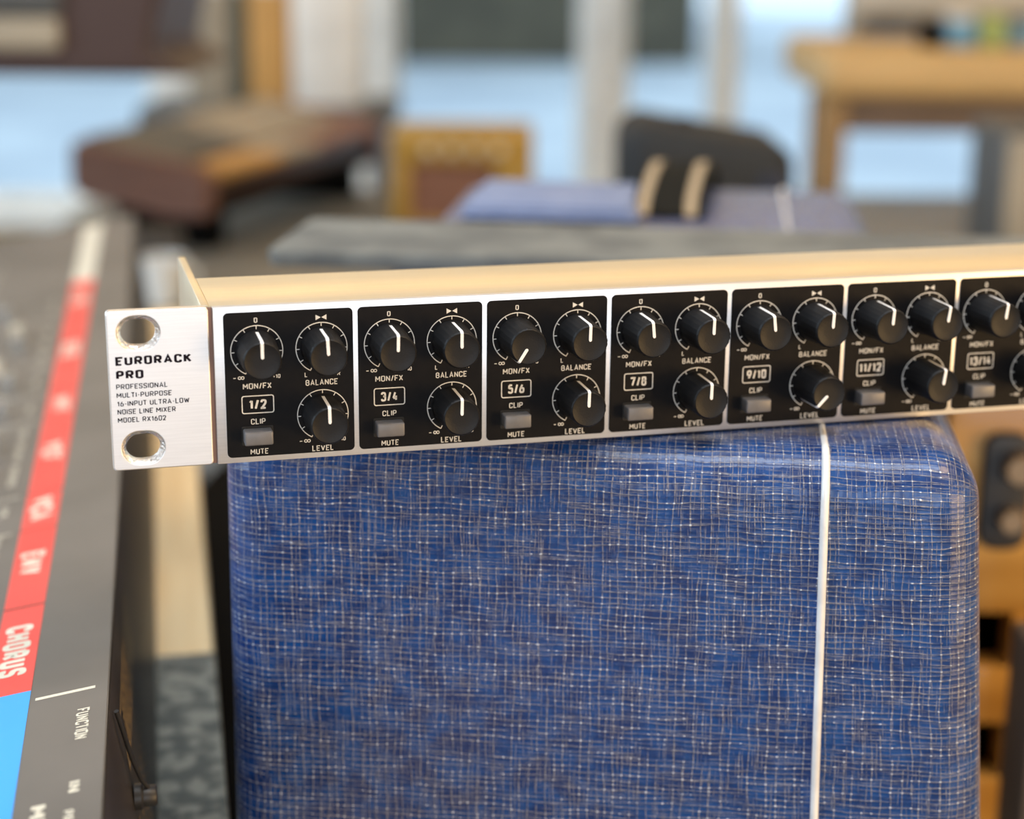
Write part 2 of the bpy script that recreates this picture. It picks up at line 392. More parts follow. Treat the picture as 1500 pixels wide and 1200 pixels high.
struct('trim_2', B(-2.15, 2.15, WY - 0.10, WY - 0.001, wz0 - 0.03, wz0, 0.006), m_frame)
struct('trim_3', B(-2.5, 2.5, WY - 0.02, WY, 0, 0.1, 0.004), m_frame)
tag(obj('pavement', B(-9, 9, 4.7, 24, -0.25, -0.12), m_pave, None, None), kind='structure')
hs = tag(empty('brown_house', (-1.1, 15, -0.12)), 'brown house wall seen across the paving through the middle windows', 'building')
obj('wall', B(-7, 2.6, 0, 3, 0, 3.2), m_brick, hs, None)
obj('window', B(-3.2, -2.0, -0.05, 0.02, 0.8, 1.9, 0.02), m_frame, hs, None)
obj('roof', B(-7.3, 2.9, -0.4, 3.2, 3.2, 3.4), m_brick, hs, None)

# ================================================================== the rack mixer
MIX_RZ = 0.26396
mx = empty('rack_mixer', (-0.10751, 0.45959, CAM_Z - 0.10149 - 0.044), MIX_RZ,
           'silver rack line mixer with black channel panels and rows of black knobs', 'mixer')
K = 0.001
def part(name, bm, m, parent=mx, smooth=35, label=None):
    o = obj(name, bm, m, parent, smooth, K)
    if label: o['label'] = label
    return o
def slot(cx, cz, w, h):
    r = h / 2; pts = []
    for s, a0 in ((1, -90), (-1, 90)):
        for k in range(13):
            a = R(a0 + 180 * k / 12); pts.append((cx + s * (w / 2 - r) + r * math.cos(a), cz + r * math.sin(a)))
    return pts
def ear(x0, x1, hx, name):
    e = part(name, outline([rrect(x0, x1, 0, 44, 1.1), slot(hx, 22 + 15.9, 11.3, 9.2), slot(hx, 22 - 15.9, 11.3, 9.2)], 3.4, 0.35), m_alu, mx, 12)
    for cz in (22 + 15.9, 22 - 15.9):
        n = bmesh.new(); a = slot(hx, cz, 11.3, 9.2); b = slot(hx, cz, 9.3, 7.4)
        rings = []
        for pts, y in ((a, 0.12), (b, 0.95), (b, 3.6), (slot(hx, cz, 11.4, 9.3), 3.6)): rings.append([n.verts.new((p, y, q)) for p, q in pts])
        for A_, B_ in zip(rings, rings[1:]):
            for k in range(len(A_)): n.faces.new((A_[k], A_[(k + 1) % len(A_)], B_[(k + 1) % len(A_)], B_[k]))
        bmesh.ops.recalc_face_normals(n, faces=n.faces)
        part('slot_rim', n, m_chrome, e, 60, 'bright bevelled rim of mounting slot')
    return e
ear_l = ear(0, 26.9, 8.29, 'rack_ear')
ear(456.2, 482.8, 482.8 - 8.29, 'rack_ear')
t = bmesh.new(); Yp = -0.10
text_xz(t, 'EURORACK', 1.98, 44 - 14.70, 20.05, 2.4, Yp, 0.03, True)
text_xz(t, 'PRO', 1.98, 44 - 18.5, 7.2, 2.4, Yp, 0.03, True)
for s, z, x0, x1 in (('PROFESSIONAL', 21.25, 1.85, 15.4), ('MULTI-PURPOSE', 23.6, 1.85, 16.4), ('16-INPUT ULTRA-LOW', 25.95, 1.9, 21.0), ('NOISE LINE MIXER', 28.2, 1.85, 17.25), ('MODEL RX1602', 30.5, 1.85, 14.6)):
    text_xz(t, s, x0, 44 - z, x1 - x0, 1.42, Yp, 0.0, True)
part('printed_lettering', t, m_ink, ear_l, None, 'black printed lettering on silver ear')
fp = part('front_panel', B(28.0, 454.8, 0, 2.0, 0, 44, 0.25), m_alu)
part('seam_strip', B(26.5, 28.1, 0.55, 1.8, 0.3, 43.7), m_seam, mx, None, 'brownish joint between ear and panel')
part('seam_strip', B(454.7, 456.3, 0.55, 1.8, 0.3, 43.7), m_seam, mx, None)
for x in (25.2, 455.4):
    part('side_bracket', B(x, x + 2.2, 3.3, 76, 0.6, 44.0, 0.3), m_alu_warm)
part('lid', B(27.4, 455.4, 2.0, 41.5, 42.2, 43.9, 0.35), m_alu_warm)
c = B(27.6, 455.2, 2.0, 41.2, 0.0, 42.2, 0.3)
part('chassis', c, m_alu)
PITCH_MM, X0 = 36.551, 30.75
Y_OV = -0.22
def arc(bm, cx, cz, r, w, a0, a1, n, y):
    vi, vo = [], []
    for k in range(n + 1):
        a = R(a0 + (a1 - a0) * k / n); s, c_ = math.sin(a), math.cos(a)
        vi.append(bm.verts.new((cx + (r - w) * s, y, cz + (r - w) * c_))); vo.append(bm.verts.new((cx + r * s, y, cz + r * c_)))
    for k in range(n): bm.faces.new((vi[k], vo[k], vo[k + 1], vi[k + 1]))
def dial(bm, cx, cz, y):
    arc(bm, cx, cz, 7.18, 0.26, -153, 153, 60, y)
    for k in range(11):
        a = R(-153 + 30.6 * k); s, c_ = math.sin(a), math.cos(a); w = 0.12
        q = [(7.1, -w), (7.1, w), (6.05, w), (6.05, -w)]
        bm.faces.new([bm.verts.new((cx + r * s + o * c_, y, cz + r * c_ - o * s)) for r, o in q])
def legend(cx_mon, cx_bal, z_mon, z_lev, name, y):
    t = bmesh.new()
    dial(t, cx_mon, z_mon, y); dial(t, cx_bal, z_mon, y); dial(t, cx_bal, z_lev, y)
    text_xz(t, '0', cx_mon - 0.1, 44 - 4.75, 0.95, 1.4, y, 0.0)
    for s in (-1, 1):
        t.faces.new([t.verts.new((cx_bal + s * a, y, 44 - 4.1 + b)) for a, b in ((0.1, 0), (1.5, 0.75), (1.5, -0.75))])
    for cx, cz in ((cx_mon, z_mon), (cx_bal, z_lev)):
        for q in (-4.9, -4.05):
            arc(t, cx + q, cz - 7.35, 0.5, 0.24, 0, 360, 14, y)
        t.faces.new([t.verts.new((cx - 6.9 + a, y, cz - 7.35 + b)) for a, b in ((0.3, -0.11), (1.0, -0.11), (1.0, 0.11), (0.3, 0.11))])
        text_xz(t, '+10', cx + 5.2, cz - 7.9, 2.0, 1.1, y)
    text_xz(t, 'L', cx_bal - 4.45, z_mon - 8.1, 0.75, 1.25, y)
    text_xz(t, 'R', cx_bal + 4.6, z_mon - 8.1, 0.85, 1.25, y)
    text_xz(t, 'MON/FX', 8.6 + cx_mon - 8.79, 44 - 23.2, 7.8, 1.65, y, 0.0)
    text_xz(t, 'BALANCE', 26.3 + cx_mon - 8.79, 44 - 23.15, 8.9, 1.65, y, 0.0)
    text_xz(t, 'CLIP', 8.6 + cx_mon - 8.79, 44 - 33.2, 4.0, 1.6, y, 0.0)
    text_xz(t, 'MUTE', 8.7 + cx_mon - 8.79, 44 - 41.8, 4.9, 1.6, y, 0.0)
    text_xz(t, 'LEVEL', 26.3 + cx_mon - 8.79, 44 - 42.0, 6.0, 1.6, y, 0.0)
    ox = cx_mon - 8.79
    wt = 4.8 if len(name) == 3 else (6.1 if len(name) == 4 else 7.2)
    text_xz(t, name, 8.65 + ox, 44 - 28.95, wt, 2.75, y, 0.025)
    a = rrect(4.2 + ox, 13.1 + ox, 44 - 30.15, 44 - 25.0, 0.7, 4); b = rrect(4.5 + ox, 12.8 + ox, 44 - 29.85, 44 - 25.3, 0.45, 4)
    va = [t.verts.new((p, y, q)) for p, q in a]; vb = [t.verts.new((p, y, q)) for p, q in b]
    for k in range(len(va)): t.faces.new((va[k], va[(k + 1) % len(va)], vb[(k + 1) % len(vb)], vb[k]))
    return t
def knob_mesh():
    n = bmesh.new(); N = 72; prof = [(5.75, 0.0), (5.7, 0.5), (5.55, 1.0), (5.3, 11.5), (5.0, 12.15), (4.75, 12.3), (4.5, 12.2), (2.2, 12.05)]
    rings = []
    for i, (r, h) in enumerate(prof):
        fl = 0.11 if 1 < i < 5 else 0.0
        rings.append([n.verts.new(((r - (fl if k % 3 == 0 else 0)) * math.sin(2 * PI * k / N), -h, (r - (fl if k % 3 == 0 else 0)) * math.cos(2 * PI * k / N))) for k in range(N)])
    for a, b in zip(rings, rings[1:]):
        for k in range(N): n.faces.new((a[k], a[(k + 1) % N], b[(k + 1) % N], b[k]))
    n.faces.new(rings[-1]); bmesh.ops.recalc_face_normals(n, faces=n.faces)
    bmesh.ops.scale(n, vec=(K,) * 3, verts=n.verts)
    me = bpy.data.meshes.new('knob'); n.to_mesh(me); n.free(); me.materials.append(m_knob)
    for p_ in me.polygons: p_.use_smooth = True
    me.set_sharp_from_angle(angle=R(38)); return me
def ind_mesh():
    # a raised line that climbs the flank, bends over the shoulder and runs to the middle of the cap
    n = bmesh.new(); w = 0.42
    path = [(1.2, 5.52), (11.4, 5.36), (12.05, 5.12), (12.36, 4.85), (12.36, 1.0)]
    lo = [(1.2, 5.1), (11.2, 5.0), (11.6, 4.8), (11.9, 4.6), (11.9, 1.0)]
    def rg(pts, s): return [n.verts.new((s * w, -h, r)) for h, r in pts]
    tl, tr, bl, br = rg(path, -1), rg(path, 1), rg(lo, -1), rg(lo, 1)
    for k in range(4):
        n.faces.new((tl[k], tr[k], tr[k + 1], tl[k + 1])); n.faces.new((bl[k], bl[k + 1], br[k + 1], br[k]))
        n.faces.new((tl[k], tl[k + 1], bl[k + 1], bl[k])); n.faces.new((tr[k], br[k], br[k + 1], tr[k + 1]))
    n.faces.new((tl[0], bl[0], br[0], tr[0])); n.faces.new((tl[4], tr[4], br[4], bl[4]))
    # rounded end on the cap
    c_ = [n.verts.new((w * math.cos(a), -12.36, 1.0 - w * math.sin(a))) for a in [PI * k / 8 for k in range(9)]]
    n.faces.new(c_)
    bmesh.ops.recalc_face_normals(n, faces=n.faces)
    bmesh.ops.scale(n, vec=(K,) * 3, verts=n.verts)
    me = bpy.data.meshes.new('indicator_line'); n.to_mesh(me); n.free(); me.materials.append(m_ind); return me
me_knob, me_ind = knob_mesh(), ind_mesh()
btn = B(-3.9, 3.9, -4.1, 0.5, -1.95, 1.95, 0.5, 3); bmesh.ops.scale(btn, vec=(K,) * 3, verts=btn.verts)
me_btn = bpy.data.meshes.new('mute_button'); btn.to_mesh(me_btn); btn.free(); me_btn.materials.append(m_btn)
for p_ in me_btn.polygons: p_.use_smooth = True
me_btn.set_sharp_from_angle(angle=R(50))
def knob(x, z, ang):
    o = link('knob', me_knob, None, mx); o.location = (x * K, Y_OV * K, z * K); o.rotation_euler = (0, R(ang), 0)
    link('indicator_line', me_ind, None, o)
z_mon, z_lev = 44 - 12.58, 44 - 31.54
ANG = [(0, -3, -1), (1, 0, 1), (-147, 1, 1), (-6, 1, 1), (-7, 2, -137), (3, 7, 7), (6, 4, 3), (2, 3, 2)]
NAMES = ['1/2', '3/4', '5/6', '7/8', '9/10', '11/12', '13/14', '15/16']
for i in range(8):
    x = X0 + i * PITCH_MM
    pn = part('channel_panel', outline([rrect(x, x + 35.2, 1.62, 44 - 1.82, 1.3)], 0.3, 0.0, Y_OV), m_black, mx, None)
    part('printed_legend', legend(x + 8.79, x + 26.47, z_mon, z_lev, NAMES[i], Y_OV - 0.03), m_print, pn, None)
    knob(x + 8.79, z_mon, ANG[i][0]); knob(x + 26.47, z_mon, ANG[i][1]); knob(x + 26.47, z_lev, ANG[i][2])
    part('button_socket', outline([rrect(x + 4.0, x + 12.7, 4.9, 10.3, 0.4)], 0.4, 0.1, Y_OV - 0.12), m_socket, mx, None)
    b = link('mute_button', me_btn, None, mx); b.location = ((x + 8.25) * K, Y_OV * K, 7.75 * K)
# main section at the right-hand end
x = X0 + 8 * PITCH_MM
part('main_panel', outline([rrect(x, 451.5, 1.62, 44 - 1.82, 1.3)], 0.3, 0.0, Y_OV), m_black, mx, None)
for kx, kz in ((x + 12, z_mon), (x + 34, z_mon), (x + 56, z_mon), (x + 34, z_lev), (x + 56, z_lev), (x + 90, 22), (x + 114, 22) if x + 114 < 440 else (x + 12, z_lev)):
    knob(kx, kz, 0)

# ================================================================== blue case (lying on its back, grille cloth upward)
AMP_A = R(6.5)
AMP_H = 0.240
TOP = CAM_Z - 0.1461
amp = empty('speaker_cabinet', (0, 0, TOP - AMP_H), -AMP_A,
            'blue and silver woven-vinyl covered speaker cabinet with white piping, under the silver mixer', 'speaker cabinet')
def amp_shift(z):      # cabinet widens slightly towards its foot, most on the right
    return (-0.006 * (-z) / 100.0 * 1000 * 0.0, 0)
def rounded_cabinet():
    x0, x1, y0, y1, z0, z1 = -143.0, 77.5, 488.0, 1012.0, -240.0, 0.0
    r = 14.0
    gx0, gx1, gy0, gy1 = x0 + 26, x1 - 26, y0 + 60, y1 - 92
    def coords(a, b, extra):
        t = [k / 5 for k in range(6)]
        c = [a + r * (1 - math.tan(PI / 4 * (1 - q))) for q in t] + [b - r * (1 - math.tan(PI / 4 * (1 - q))) for q in t[::-1]]
        mid = [a + (b - a) * k / 8 for k in range(1, 8)]
        return sorted(set(round(v, 4) for v in c + mid + extra))
    cx, cy, cz = coords(x0, x1, [gx0, gx1]), coords(y0, y1, [gy0, gy1]), coords(z0, z1, [])
    n = bmesh.new(); uvl = n.loops.layers.uv.new('UVMap'); cache = {}; uvs = {}
    def vert(x, y, z):
        k = (round(x, 3), round(y, 3), round(z, 3))
        if k in cache: return cache[k]
        ix, iy, iz = min(max(x, x0 + r), x1 - r), min(max(y, y0 + r), y1 - r), min(max(z, z0 + r), z1 - r)
        d = Vector((x - ix, y - iy, z - iz)); d.normalize()
        P = Vector((ix, iy, iz)) + d * r
        phi = math.atan2(d.z, -d.y) if (abs(d.z) + abs(d.y)) > 1e-6 else 0
        psi = math.atan2(d.x, math.hypot(d.y, d.z)) if True else 0
        topness = iy - (y0 + r)
        if d.y > 0.01: phi = math.atan2(d.z, d.y)
        uu = ix + r * psi + (topness * (1 if d.x > 0 else -1) if abs(d.x) > 0.72 else 0)
        vv = iz + r * phi + (topness if abs(d.x) <= 0.72 else 0)
        # widening towards the foot
        q = -P.z / 100.0
        if P.x > 0: P.x += (P.x / 77.5) * 8.0 * q
        else: P.x += (P.x / 130.5) * 0.8 * q * -1.0 * -1.0
        v = n.verts.new(P); cache[k] = v; uvs[v] = (uu + 400, vv + 600); return v
    def quad(a, b, c_, d_):
        f = n.faces.new((a, b, c_, d_))
        for l in f.loops: l[uvl].uv = uvs[l.vert]
    for i in range(len(cx) - 1):
        for j in range(len(cz) - 1):
            for y in (y0, y1): quad(vert(cx[i], y, cz[j]), vert(cx[i + 1], y, cz[j]), vert(cx[i + 1], y, cz[j + 1]), vert(cx[i], y, cz[j + 1]))
        for j in range(len(cy) - 1):
            for z in (z0, z1):
                quad(vert(cx[i], cy[j], z), vert(cx[i + 1], cy[j], z), vert(cx[i + 1], cy[j + 1], z), vert(cx[i], cy[j + 1], z))
    for i in range(len(cy) - 1):
        for j in range(len(cz) - 1):
            for x in (x0, x1): quad(vert(x, cy[i], cz[j]), vert(x, cy[i + 1], cz[j]), vert(x, cy[i + 1], cz[j + 1]), vert(x, cy[i], cz[j + 1]))
    bmesh.ops.recalc_face_normals(n, faces=n.faces)
    bmesh.ops.translate(n, vec=(0, 0, AMP_H * 1000), verts=n.verts)
    return n, (gx0, gx1, gy0, gy1)
shell, (gx0, gx1, gy0, gy1) = rounded_cabinet()
part('covering', shell, m_tolex, amp, 60)
zt = AMP_H * 1000
clo = empty('folded_cloth', (0, 0, TOP + 0.0012), -AMP_A, 'folded periwinkle blue cloth on the far left end of the blue cabinet', 'cloth')
m_peri = mat('periwinkle_cloth', (0.22, 0.27, 0.42), 0.85, nscale=60, col2=(0.18, 0.23, 0.38))
for k in range(3):
    c_ = B(-126 + k, -38 - 2 * k, 868 + 2 * k, 960, 0.3 + 2.4 * k, 2.6 + 2.4 * k, 1.0, 3)
    for v in c_.verts: v.co.z += 0.4 * math.sin(v.co.x * 0.09 + k) * (1 if k else 0)
    part('fold', c_, m_peri, clo, 60)
# white piping: up the front, over the shoulder and back along the top
pp = []
for k in range(9):
    q = (240 - 14) * (1 - k / 8); pp.append((34.0 + 2.2 * q / 100, 487.6, zt - 14 - q))
for k in range(1, 7):
    a = R(15 * k); rr = 14.4 - 0.2 * k; pp.append((34.0, 488 + 14 - rr * math.cos(a), zt - 14 + rr * math.sin(a)))
pp.append((34.2, 540, zt - 0.9)); pp.append((36, 995, zt - 0.9))
part('piping', tube(bmesh.new(), pp, 1.25, 12), m_piping, amp, 60)
pq = [(36, 995, zt - 0.4)] + [(37, 1012 - 14 + 14.4 * math.sin(R(15 * k)), zt - 14 + 14.4 * math.cos(R(15 * k))) for k in range(7)] + [(37.5, 1012.4, zt - 200)]
part('piping', tube(bmesh.new(), pq, 1.6, 12), m_piping, amp, 60)
# carrying handle at the far end: black strap with two beige stitched bands
hp = [(-23, 893, 0.6), (-23, 915, 6), (-21, 945, 13), (-19, 975, 16), (-18, 1004, 13), (-17, 1028, 2), (-17, 1034, -18), (-17, 1026, -40), (-17, 1013, -55)]
def strap(off, w, th, m, name, parent):
    n = bmesh.new(); rows = []
    for i, (x, y, z) in enumerate(hp):
        a = Vector(hp[max(i - 1, 0)]); b = Vector(hp[min(i + 1, len(hp) - 1)]); t_ = (b - a).normalized()
        nn = Vector((1, 0, 0)).cross(t_).normalized()
        c0 = Vector((x + off, y, z + zt)) 
        rows.append([n.verts.new(c0 + Vector((s * w / 2, 0, 0)) + nn * h_) for s, h_ in ((-1, -th), (1, -th), (1, th), (-1, th))])
    for a, b in zip(rows, rows[1:]):
        for k in range(4): n.faces.new((a[k], a[(k + 1) % 4], b[(k + 1) % 4], b[k]))
    n.faces.new(rows[0]); n.faces.new(rows[-1][::-1]); bmesh.ops.recalc_face_normals(n, faces=n.faces)
    return part(name, n, m, parent, 40)
hd = strap(0, 36, 1.5, m_strap, 'handle', amp)
strap(-13.5, 5.5, 1.9, m_beige, 'stitched_band', hd); strap(10.5, 5.5, 1.9, m_beige, 'stitched_band', hd)
for i, (sx, sy) in enumerate(((-112, 510), (62, 510), (-112, 990), (62, 990))):
    part('foot', lathe(bmesh.new(), [(0, -8), (9, -8), (10, -6), (10, 0.5), (0, 0.5)], (sx, sy, 0), seg=20), m_blackv, amp)
# mottled board lying across the cabinet behind the mixer
m_board = mat('mottled_grey_stone', (0.20, 0.205, 0.19), 0.85, spec=0.25, nscale=28, col2=(0.13, 0.135, 0.13), lo=0.4, hi=0.62)
brd = outline([rrect(-0.19, 0.20, 0.735, 0.822, 0.006)], 0.007, 0.001)
for v in brd.verts: v.co = Vector((v.co.x, v.co.z, 0.0035 - v.co.y + 0.0036))
bmesh.ops.recalc_face_normals(brd, faces=brd.faces)
brd = obj('stone_board', brd, m_board, None, 40)
brd.location = (0, 0, TOP + 0.0008); brd.rotation_euler = (0, 0, -AMP_A)
tag(brd, 'mottled grey board lying across the blue cabinet just behind the mixer', 'board')

# ================================================================== bench under the cabinet, black top painted as shade in the gap
m_flatblack = mat('black_paint_and_shade', (0.006, 0.006, 0.006), 0.9, spec=0.05, nscale=12)
bz = TOP - AMP_H - 0.008
bn = empty('gap_shade_bench', (0.05, 0.80, 0), -AMP_A, 'low bench under the blue cabinet, its black top standing in for shade in the gap', 'bench')
obj('bench_top', B(-0.32, 0.14, -0.40, 0.58, bz - 0.03, bz, 0.004), m_flatblack, bn)
for sx in (-0.08, 0.115):
    for sy in (-0.36, 0.54): obj('leg', B(sx - 0.02, sx + 0.02, sy - 0.02, sy + 0.02, 0, bz - 0.03, 0.003), m_flatblack, bn)

# ================================================================== grey synthesizer at the left
m_sy = mat('grey_synth_panel', (0.150, 0.138, 0.125), 0.45, 0.0, nscale=14, col2=(0.12, 0.112, 0.102), spec=0.5)
m_syb = mat('dark_synth_rear', (0.035, 0.028, 0.024), 0.42, nscale=30, col2=(0.025, 0.02, 0.017))
m_red = mat('red_print', (0.80, 0.085, 0.07), 0.5, nscale=20, col2=(0.74, 0.07, 0.058))
m_blue = mat('blue_print', (0.045, 0.36, 0.95), 0.5, nscale=20, col2=(0.04, 0.34, 0.9))
m_cream = mat('cream_print', (0.72, 0.68, 0.56), 0.6, nscale=40)
m_gold = mat('gold_print', (0.50, 0.36, 0.17), 0.5, nscale=90)
SA = R(11.2)
Zc = CAM_Z                     # local z = drop below the camera, in mm, negative down
def SV(x, l, z): return (x, l, z)
TZ = CAM_Z - 0.300             # table top
sy = empty('synthesizer', (0, 0, TZ), SA, 'long grey synthesizer with red and blue section strip, left of the mixer', 'synthesizer')
L0, L1 = 215, 1300
tilt = 0.165
xb = -20.5                     # rear upper crease
ztop = 300 - 210
def zp(x): return ztop - (xb - x) * tilt
DEPTH = 262
prof = [(xb, ztop), (-10.5, 6), (-13, 0.0), (xb - DEPTH, 0.0), (xb - DEPTH, 24), (xb - DEPTH + 3, zp(xb - DEPTH))]
n = bmesh.new()
a = [n.verts.new((x, L0, z)) for x, z in prof]; b = [n.verts.new((x, L1, z)) for x, z in prof]
for k in range(len(prof)): n.faces.new((a[k], a[(k + 1) % len(prof)], b[(k + 1) % len(prof)], b[k]))
n.faces.new(a); n.faces.new(b[::-1]); bmesh.ops.recalc_face_normals(n, faces=n.faces)
bmesh.ops.bevel(n, geom=list(n.edges), offset=1.2, segments=3, affect='EDGES')
body = part('rear_housing', n, m_syb, sy)
def slab(x0, x1, l0, l1, t0, t1):   # plate lying on the sloped top
    n = bmesh.new(); vs = []
    for x in (x0, x1):
        for l in (l0, l1):
            for t_ in (t0, t1): vs.append(n.verts.new((x, l, zp(x) + t_)))
    for f in ((0,1,3,2),(4,6,7,5),(0,4,5,1),(2,3,7,6),(0,2,6,4),(1,5,7,3)): n.faces.new([vs[i] for i in f])
    bmesh.ops.recalc_face_normals(n, faces=n.faces); return n
pan = slab(xb - DEPTH + 4, xb - 0.2, L0, L1, 0.02, 0.9); bmesh.ops.bevel(pan, geom=list(pan.edges), offset=0.35, segments=2, affect='EDGES')
panel = part('top_panel', pan, m_sy, sy)
sx0, sx1 = -55.3, -42.6
st = part('red_strip', slab(sx0, sx1, 483, 1086, 0.9, 1.02), m_red, panel, None, 'red section strip')
part('blue_strip', slab(sx0 - 0.3, sx1, L0 + 2, 483, 0.9, 1.02), m_blue, panel, None, 'blue section strip')
part('cream_strip', slab(sx0, sx1, 1086, L1 - 10, 0.9, 1.02), m_cream, panel, None, 'cream section strip')
def syn_text(t, s, x0, x1, l_start, l_end, bold=0.02, lift=1.1):
    put_text(t, s, lambda a, b: (x0 + b * (x1 - x0), l_start + a * (l_end - l_start), zp(x0 + b * (x1 - x0)) + lift), bold)
def line_l(u, v, hx=0.2165): return on_z(u, v, CAM_Z - hx)
for s_, la, lb in (('CHORUS', 535, 496), ('ENV', 603, 581), ('VCA', 664, 638), ('VCF', 738, 714), ('HPF', 812, 788), ('DCO', 922, 892), ('LFO', 1050, 1020)):
    t = bmesh.new(); syn_text(t, s_, sx0 + 2.0, sx0 + 10.4, la, lb, 0.045)
    part('section_name', t, m_cream, panel, None, 'cream lettering ' + s_)
for l in (551, 628, 671, 778, 828, 985): part('strip_joint', slab(sx0 - 0.1, sx1 + 0.1, l - 0.5, l + 0.5, 1.0, 1.06), m_syb, panel, None)
t = bmesh.new()
def tick(x0, x1, l, w=0.35): merge(t, slab(x0, x1, l - w, l + w, 0.9, 0.98))
part('white_divider', slab(-41, -24.5, 475.2, 476.8, 0.9, 0.98), m_cream, panel, None, 'cream divider line')
for l in (551, 628, 671, 778, 828, 985): tick(-240, -58.5, l)
syn_text(t, 'FUNCTION', -29.2, -25.6, 463, 444, 0.01, 0.98)
syn_text(t, 'IN', -29.6, -26.4, 420, 414, 0.02, 0.98)
syn_text(t, 'PROTECT', -30.2, -27.6, 405, 385, 0.01, 0.98)
words = ['ATTACK', 'DECAY', 'SUSTAIN', 'RELEASE', 'LEVEL', 'FREQ', 'RES', 'ENV', 'LFO', 'KYBD', 'FREQ', 'RANGE', 'LFO', 'PWM', 'SUB', 'NOISE', 'RATE', 'DELAY']
lpos = [570, 588, 605, 622, 655, 694, 708, 728, 744, 762, 802, 850, 880, 905, 930, 958, 1010, 1035]
for wd, l in zip(words, lpos):
    syn_text(t, wd, -64.5, -61.8, l + 6, l - 6, 0.01, 0.98)
    for q in range(6): syn_text(t, str(10 - 2 * q), -72.6 - 6 * q, -70.4 - 6 * q, l + 6.2, l + 4.2, 0.01, 0.98)
    for q in range(11): merge(t, slab(-72.0 - 3 * q, -71.6 - 3 * q, l + 1.4, l + 3.4, 0.9, 0.96))
for x in (-104,): 
    for l in range(260, 1180, 24): merge(t, slab(x - 1, x, l, l + 14, 0.9, 0.96))
tag(part('panel_lettering', t, m_cream, panel, None, 'small cream lettering and scale marks'), kind='stuff')
t = bmesh.new(); syn_text(t, 'MEMORY', -38.6, -34.2, 411, 370, 0.03, 0.98)
part('memory_lettering', t, m_cream, panel, None, 'larger cream lettering')
m_silver = mat('satin_silver', (0.55, 0.55, 0.53), 0.35, 0.7)
for i, l in enumerate(lpos):
    sl = part('slider_slot', slab(-104 + 1, -70, l - 0.6, l + 0.6, 0.86, 0.95), m_socket, sy, None)
    q = -74 - random.random() * 24
    part('slider_cap', slab(q - 3, q + 3, l - 3.2, l + 3.2, 0.95, 8), m_silver if i % 3 else m_cream, sl, None)
for i in range(16):
    l = 300 + i * 48
    part('push_button', slab(-128, -116, l, l + 22, 0.9, 4.5), (m_cream if i % 4 else m_red), sy, None)
# keyboard at the front edge of the synthesizer
for i in range(44):
    l = 262 + i * 22
    o = part('white_key', slab(xb - DEPTH + 6, -150, l, l + 21.2, 0.9, 8), m_cream, sy, None)
bk = 0
for i in range(44):
    if i % 7 in (0, 1, 3, 4, 5): part('black_key', slab(-218, -150, 262 + i * 22 + 16, 262 + i * 22 + 27, 8, 14), m_flatblack, sy, None)
# rear wall: plate outline, small print, jack plug
def rear(l, h, d=0.0):         # point on the sloping rear wall: h is 0 at the crease, 1 at the foot
    x = xb + (-10.5 - xb) * h; z = ztop + (6 - ztop) * h
    nx, nz = 0.993, 0.118
    return (x + nx * (d + 0.2), l, z + nz * (d + 0.2))
def rquad(t, l0, l1, h0, h1, d=0.15):
    t.faces.new([t.verts.new(rear(l, h, d)) for l, h in ((l0, h0), (l1, h0), (l1, h1), (l0, h1))])
t = bmesh.new()
LA, LB = 582, 486
for a_ in ((LA, LB, 0.16, 0.167), (LA, LB, 0.36, 0.367), (LA, LA - 0.9, 0.16, 0.377), (LB + 0.9, LB, 0.16, 0.377)): rquad(t, *a_)
for row in range(5):
    h0 = 0.19 + row * 0.034
    put_text(t, ['CAUTION RISK OF SHOCK DO NOT OPEN', 'AVIS RISQUE DE CHOC NE PAS OUVRIR', 'NO USER SERVICEABLE PARTS INSIDE', 'REFER SERVICING TO PERSONNEL', 'POWER 50 60 HZ'][row],
             lambda a, b, h0=h0: rear(LA - 6 - a * 80, h0 + 0.021 * (1 - b), 0.15), 0.01)
part('rear_lettering', t, m_gold, body, None, 'gold outlined lettering block')
t = bmesh.new()
for r_ in range(4):
    for c_ in range(34): rquad(t, 640 - c_ * 8, 637 - c_ * 8, 0.56 + r_ * 0.08, 0.567 + r_ * 0.08)
part('vent_slots', t, m_gold, body, None)
cab = bmesh.new()
pts = [rear(468, 0.05, 1), rear(471, 0.15, 1.6), rear(477, 0.28, 2), rear(483, 0.40, 3), rear(485, 0.46, 5)]
tube(cab, pts, 0.7, 8)
part('power_cable', cab, m_blackv, sy, 60)
jk = bmesh.new(); q = rear(485, 0.47, 0)
lathe(jk, [(0, 0), (4, 0), (4, 2), (3.2, 2.6), (3.2, 6), (2.6, 6.6), (0, 6.6)], q, 'X', 20)
part('jack_plug', jk, m_blackv, sy, 50)

# the table it stands on
m_pine = mat('pine_board', (0.88, 0.70, 0.42), 0.5, nscale=9, stretch=(14, 1, 14), col2=(0.82, 0.62, 0.35))
m_slate = mat('mottled_grey_mat', (0.27, 0.29, 0.26), 0.7, nscale=105, col2=(0.09, 0.11, 0.11), lo=0.42, hi=0.60, bump=0.3)
tb = empty('keyboard_table', (0, 0, 0), SA, 'pine topped table carrying the grey synthesizer', 'table')
obj('table_top', B(-0.40, 0.0135, 0.10, 1.40, TZ - 0.035, TZ - 0.001, 0.004), m_pine, tb)
for x in (-0.37, -0.03):
    for l in (0.14, 1.34): obj('leg', B(x - 0.025, x + 0.025, l - 0.025, l + 0.025, 0, TZ - 0.035, 0.003), m_pine, tb)
tag(obj('desk_mat', B(-0.012, 0.013, 0.40, 0.705, -0.0010, 0.0012, 0.0004), m_slate), 'mottled grey mat on the pine table between synthesizer and blue cabinet', 'mat')
o = bpy.data.objects['desk_mat']; o.location = (0, 0, TZ); o.rotation_euler = (0, 0, SA)

